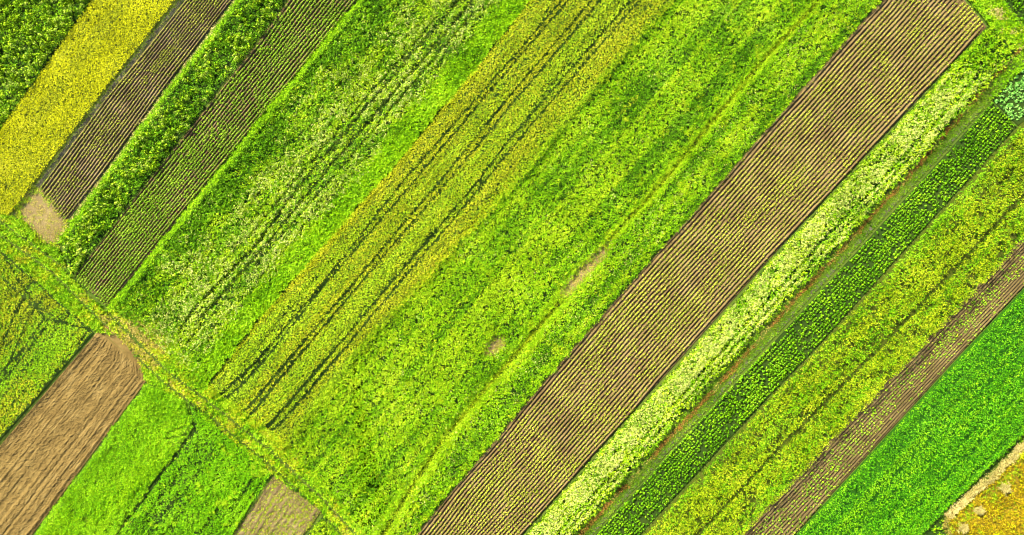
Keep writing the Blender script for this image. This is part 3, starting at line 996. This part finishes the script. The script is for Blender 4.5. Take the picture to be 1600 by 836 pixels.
# clover field in two halves
c1 = Strip([(231, 599), (54, 836), (-28, 950)], [(294, 628), (303, 668), (178, 836), (92, 950)])
c2 = Strip([(297, 630), (306, 670), (182, 836), (96, 950)], [(425, 738), (362, 836), (290, 950)])
sheet('field_ground', c1, UNDER_G, 'ground under the smooth half of the bright green field at the bottom left')
sheet('field_ground', c2, UNDER, 'ground under the lumpy half of the bright green field at the bottom left')
arcs = [[(312, 632), (306, 655), (285, 680), (258, 684)], [(318, 636), (311, 662), (290, 690), (265, 690)], [(290, 622), (297, 645), (290, 665), (262, 676)], [(303, 642), (305, 668), (287, 694)]]
p, u, v = c1.scatter(26, .4)
k = keep_off(p, arcs, .25)
p, u = p[k], u[k]
e = along(p, 12, 1.5, 221, 54)
q = e + U(-.25, .25, len(p)) - .15 * (np.hypot(p[:, 0] - 262, p[:, 1] - 620) < 38)
A, B, D = split(q, .34, .56)
P = world(p, .55 * e - .1)
parts = [(blades(P[A], 6, .32, .09, (15, 75), .13), G_LUSH), (blades(P[B], 6, .32, .09, (15, 75), .13), G_CLOVER), (blades(P[D], 6, .32, .09, (15, 75), .13), G_GRASS)]
crop('fodder_crop', parts, 'smooth bright green fodder crop beside the tan ploughed field', 'crop')
p, u, v, i = c2.rows(22, .42, .12)
k = keep_off(p, arcs, .25) & (along(p, 2, 1.5, 231, 54) + U(-.3, .3, len(p)) > .3)
p = p[k]
q = along(p, 5, 2, 232, 54) + U(-.3, .3, len(p))
A, B = split(q, .42)
parts = [(domes(world(p[A]), U(.16, .3, len(A)), .30, 10, .16), G_LUSH), (domes(world(p[B]), U(.16, .3, len(B)), .36, 10, .16), G_CLOVER)]
p, u, v = c2.scatter(24, .3)
k = (u > .015) & (along(p, 12, .8, 236, 54) + U(-.2, .2, len(p)) > .36)
p = p[k]
parts.append((blades(world(p, .5 * along(p, 10, .9, 234, 54)), 5, .32, .085, (15, 75)), G_CLOVER))
p3 = p[(fbm(p[:, 0] / 12, p[:, 1] / 12, 233) > .70)]
parts.append((blades(world(p3, .35), 4, .3, .08, (20, 60)), G_LIME))
crop('fodder_crop', parts, 'lumpy rowed green fodder crop right of the smooth half', 'crop')

# weedy soil at the bottom
l4 = Strip([(428, 743), (366, 836), (294, 950)], [(504, 796), (474, 836), (405, 950)])
ridges('soil_field', l4, 9, .10, SOIL2, 'small weedy tan soil plot at the bottom left of centre', .14, 6, .3)
p, u, v, i = l4.rows(11, .42, .16)
k = along(p, 5, 1.5, 241, 55) + U(-.3, .3, len(p)) > .46
crop('sparse_weeds', [(row_plants(p[k], .2, .2, 9, .17, .14), G_LIME), (blades(world(p[~k], .14), 5, .26, .07, (10, 60), zj=.1), G_WHEAT), (blades(world(l4.scatter(7)[0], .12), 5, .28, .07, (10, 60), zj=.1), G_OLIVE), (blades(world(l4.scatter(9)[0], .12), 5, .26, .06, (5, 50), zj=.05), D_GRASS)],
     'sparse weeds on the small tan soil plot at the bottom', 'weeds')
l5 = Poly([(508, 802), (480, 836), (408, 950), (556, 950), (518, 836)])
sheet('field_ground', l5, UNDER, 'ground of the small green plot at the bottom')
p = l5.scatter(9, .2)
crop('garden_crop', [(blades(world(p), 5, .45, .1, (20, 70)), G_LIME), (domes(world(p[::4]), .25, .3, 9, .2), G_DARK)],
     'small plot of green rows right of the weedy tan plot', 'crop')

# ================================================================ top right corner
tt = Poly([(1415, -125), (1440, -82), (1508, -4), (1545, 40), (1590, 76), (1625, 75), (1730, 190), (1790, 130), (1602, 48), (1564, 0), (1480, -125)])
sheet('farm_track', tt, UNDER_G, 'grassy farm track crossing the top right corner', 'track')
cl2 = [(1455, -120), (1535, -5), (1570, 45), (1606, 84), (1740, 190)]
p = tt.scatter(20, .3)
dc = poly_dist(p, cl2)
q = fbm(p[:, 0] / 10, p[:, 1] / 10, 251) + U(-.22, .22, len(p)) + .30 * np.exp(-((dc - .2) / .8) ** 2) - .05
A, B, D, E = split(q, .50, .64, .82)
P = world(p)
crop('track_grass', [(blades(P[A], 5, .42, .1, (20, 75)), G_LUSH), (blades(P[B], 5, .36, .1, (15, 70)), G_GRASS),
                     (blades(P[D], 5, .3, .09, (15, 60)), G_WHEAT), (blades(P[E], 5, .3, .09, (10, 50)), D_STRAW)],
     'worn yellowish grass on the farm track in the top right corner', 'grass')
ff = Poly([(1486, -125), (1568, 0), (1605, 45), (1795, 130), (1800, -125)])
sheet('field_ground', ff, UNDER, 'shade-toned ground under the leafy crop beyond the top right track')
p = ff.scatter(3, .3)
q = U(0, 1, len(p))
A, B = split(q, .5)
crop('leafy_crop', [(domes(world(p[A]), .4, .6, 14, .24), G_BEAN), (domes(world(p[B]), .4, .7, 14, .24), G_LUSH)],
     'leafy dark green crop beyond the farm track in the top right corner', 'crop')
cab = Poly([(1550, 157), (1600, 103), (1690, 10), (1760, 70), (1590, 196)])
sheet('soil_field', cab, UNDER, 'dark soil under the blue green cabbages at the right edge')
p = tt.scatter(.3, .3)
p = p[poly_dist(p, cl2) > 1.5]
# weedy grass fringe left of the cabbages
fr = Poly([(1628, 76), (1600, 102), (1550, 156), (1544, 150), (1600, 92)])
p = fr.scatter(14, .2)
crop('fringe_grass', [(blades(world(p), 4, .4, .1, (20, 70)), G_LUSH)], 'green grass fringe beside the cabbage plot', 'grass')


# ================================================================ individual plants
def protos(name, count, make):
    return [make(np.random.default_rng(900 + j)) for j in range(count)]


def plant_mesh(name, r, rad, hgt, k, leaf, mat, stem_mat=None, jitter=.45):
    V = domes(np.zeros((1, 3)), rad, hgt, k, leaf, .8, jitter, r)
    return quad_mesh(name, V, [mat])


def place(name, pts, meshes, label, cat, group, z=0.0, smin=.8, smax=1.25):
    first = None
    W = world(pts, z)
    for j, w in enumerate(W):
        if first is None:
            o = first = bpy.data.objects.new(name, meshes[0])
            tag(o, label, cat, None, group)
        else:
            o = first.copy()
            o.data = meshes[j % len(meshes)]
        C.objects.link(o)
        o.location = w
        s = rng.uniform(smin, smax)
        o.rotation_euler = (0, 0, rng.uniform(0, TAU))
        o.scale = (s, s, s * rng.uniform(.85, 1.15))


ms = [plant_mesh('seedling_plant', np.random.default_rng(500 + j), .20, .2, 11, .17, G_SEED) for j in range(8)]
place('seedling_plant', solo9, ms, 'small yellow green plant on a ridge in the middle of the widest row field', 'plant',
      'plants in the middle of the widest row field', .22)
ms = [plant_mesh('bean_plant', np.random.default_rng(520 + j), .30, .46, 18, .23, (G_BEAN, G_LUSH)[j % 2]) for j in range(8)]
place('bean_plant', solo12, ms, 'bushy dark green plant in the dense rows halfway along the grass track', 'plant',
      'plants halfway along the dark green rows')
ms = [plant_mesh('young_plant', np.random.default_rng(540 + j), .25, .28, 13, .19, (G_ROW, G_LUSH, G_LIME)[j % 3]) for j in range(8)]
place('young_plant', solo14, ms, 'single leafy green plant standing on the brown soil strip beside the tall cereal', 'plant',
      'plants scattered on the brown soil strip', .06)


# cabbages: outer leaf rosette + paler heart as a part
def cabbage_meshes(j):
    r = np.random.default_rng(600 + j)
    V = domes(np.zeros((1, 3)), .46, .34, 24, .32, .85, .45, r)
    H = domes(np.array([[0, 0, .14]]), .17, .22, 12, .2, .9, .3, r)
    return quad_mesh('cabbage_leaves', V, [G_CABB]), quad_mesh('cabbage_heart', H, [G_CABB])


cm = [cabbage_meshes(j) for j in range(6)]
cs = Strip([(1690, 10), (1600, 103), (1553, 157)], [(1760, 70), (1650, 138), (1588, 194)])
p, u, v, i = cs.rows(9, .72, .12, v0=.08)
p = p[(rng.random(len(p)) < .90)]
p = p[(p[:, 0] < 1660)]
proto = None
for j, w in enumerate(world(p)):
    a, b = cm[j % 6]
    if proto is None:
        o = proto = bpy.data.objects.new('cabbage', a)
        tag(o, 'blue green cabbage in the small soil plot at the upper right edge', 'cabbage', None, 'cabbages in the upper right plot')
        hb = heart0 = bpy.data.objects.new('heart', b)
    else:
        o = proto.copy()
        o.data = a
        hb = heart0.copy()
        hb.data = b
    C.objects.link(o)
    C.objects.link(hb)
    hb.parent = o
    o.location = w
    s = rng.uniform(.75, 1.25)
    o.scale = (s, s, s)
    o.rotation_euler = (0, 0, rng.uniform(0, TAU))

# hay heaps in the golden corner
for (x, y, r0, lab) in ((1568, 762, .95, 'pale hay heap in the golden corner, highest and largest of the three'),
                        (1528, 796, .75, 'pale hay heap in the golden corner, between the other two heaps'),
                        (1503, 824, .8, 'pale hay heap in the golden corner, lowest and nearest the bend of the straw line')):
    r = np.random.default_rng(int(x))
    c = np.stack([r.normal(0, r0 * .45, 60), r.normal(0, r0 * .4, 60), np.zeros(60)], 1)
    c[:, 2] = .45 * np.exp(-(np.hypot(c[:, 0], c[:, 1]) / r0) ** 2)
    V = np.concatenate([blades(c, 9, .5, .08, (0, 40), .12, r), domes(np.zeros((1, 3)), r0 * .85, .45, 160, .3, .5, .5, r)])
    o = tag(link('hay_heap', quad_mesh('hay_heap', V, [D_STRAW])), lab, 'hay heap', None, 'hay heaps in the golden corner')
    o.location = world([(x, y)])[0]


def shrub(x, y, r0, h, mat, label, k=140, leaf=.24):
    r = np.random.default_rng(int(x * 7 + y))
    m = 5
    c = np.stack([r.normal(0, r0 * .4, m), r.normal(0, r0 * .4, m), U(.1, .3, m) * h], 1)
    root = bpy.data.objects.new('shrub', None)
    root.empty_display_size = .3
    C.objects.link(root)
    tag(root, label, 'shrub')
    root.location = world([(x, y)])[0]
    V = domes(c, r0 * .65, h * .8, k // m, leaf, .75, .5, r)
    link('foliage', quad_mesh('foliage', V, [mat]), root)
    st_ = []
    for q in range(7):
        a = q * TAU / 7
        e = np.array([math.cos(a) * r0 * .5, math.sin(a) * r0 * .5, h * .7])
        s_ = np.array([-math.sin(a), math.cos(a), 0]) * .03
        st_.append([s_, -s_, e - s_ * .3, e + s_ * .3])
    link('stem', quad_mesh('stem', np.array(st_), [D_RUST]), root)


shrub(1594, 712, .95, 1.2, G_WHEATY, 'yellow green shrub by the straw line at the right edge')
shrub(960, 134, 1.0, 1.0, G_LUSH, 'rounded green shrub in the meadow close to the upper wheat edge')
shrub(976, 717, .7, 1.1, G_GRASS, 'single bright green bush poking out of the cream flowered strip')
shrub(1032, 325, .55, .6, W_PALE, 'small white flowering bush in the meadow near the big row field')
shrub(1078, 168, .9, .8, G_DARK, 'dark green shrub in the upper meadow left of the wheel path')
shrub(770, 420, 1.1, .9, G_DARK, 'dark low shrub in the middle of the wild meadow')
shrub(560, 672, .6, .6, G_GRASS, 'lone bright green shrub in the lower left of the meadow')

# ================================================================ light, sky, camera
sc = bpy.context.scene
az_from = math.atan2(.80, -.60)          # the sun stands towards the upper left of the picture
elev = math.radians(31)
w = bpy.data.worlds.new('World')
sc.world = w
w.use_nodes = True
nt = w.node_tree
sky = nt.nodes.new('ShaderNodeTexSky')
sky.sky_type = 'NISHITA'
sky.sun_disc = False
sky.sun_elevation = elev
sky.sun_rotation = math.pi / 2 - az_from
nt.links.new(sky.outputs[0], nt.nodes['Background'].inputs[0])
nt.nodes['Background'].inputs[1].default_value = .05
ld = bpy.data.lights.new('sun', 'SUN')
ld.energy = 5.0
ld.angle = math.radians(.6)
ld.color = (1, .91, .62)
lo = bpy.data.objects.new('sun', ld)
C.objects.link(lo)
lo.rotation_euler = (math.pi / 2 - elev, 0, az_from + math.pi / 2)
lo.location = (-40, 60, 80)
cd = bpy.data.cameras.new('camera')
cam = bpy.data.objects.new('camera', cd)
C.objects.link(cam)
cam.location = (0, 0, CAM_H)
cam.rotation_euler = (0, 0, 0)
cd.sensor_width = 36
cd.angle = 2 * math.atan(800 * S / CAM_H)
cd.clip_end = 8000
sc.camera = cam
vs = sc.view_settings
vs.view_transform = 'Standard'
vs.look = 'None'
vs.exposure = 2.8
vs.gamma = 1
sc.cycles.filter_width = 1.15
sc.cycles.max_bounces = 4
sc.cycles.diffuse_bounces = 2
sc.cycles.transmission_bounces = 2
print('faces', sum(len(m.polygons) for m in bpy.data.meshes))
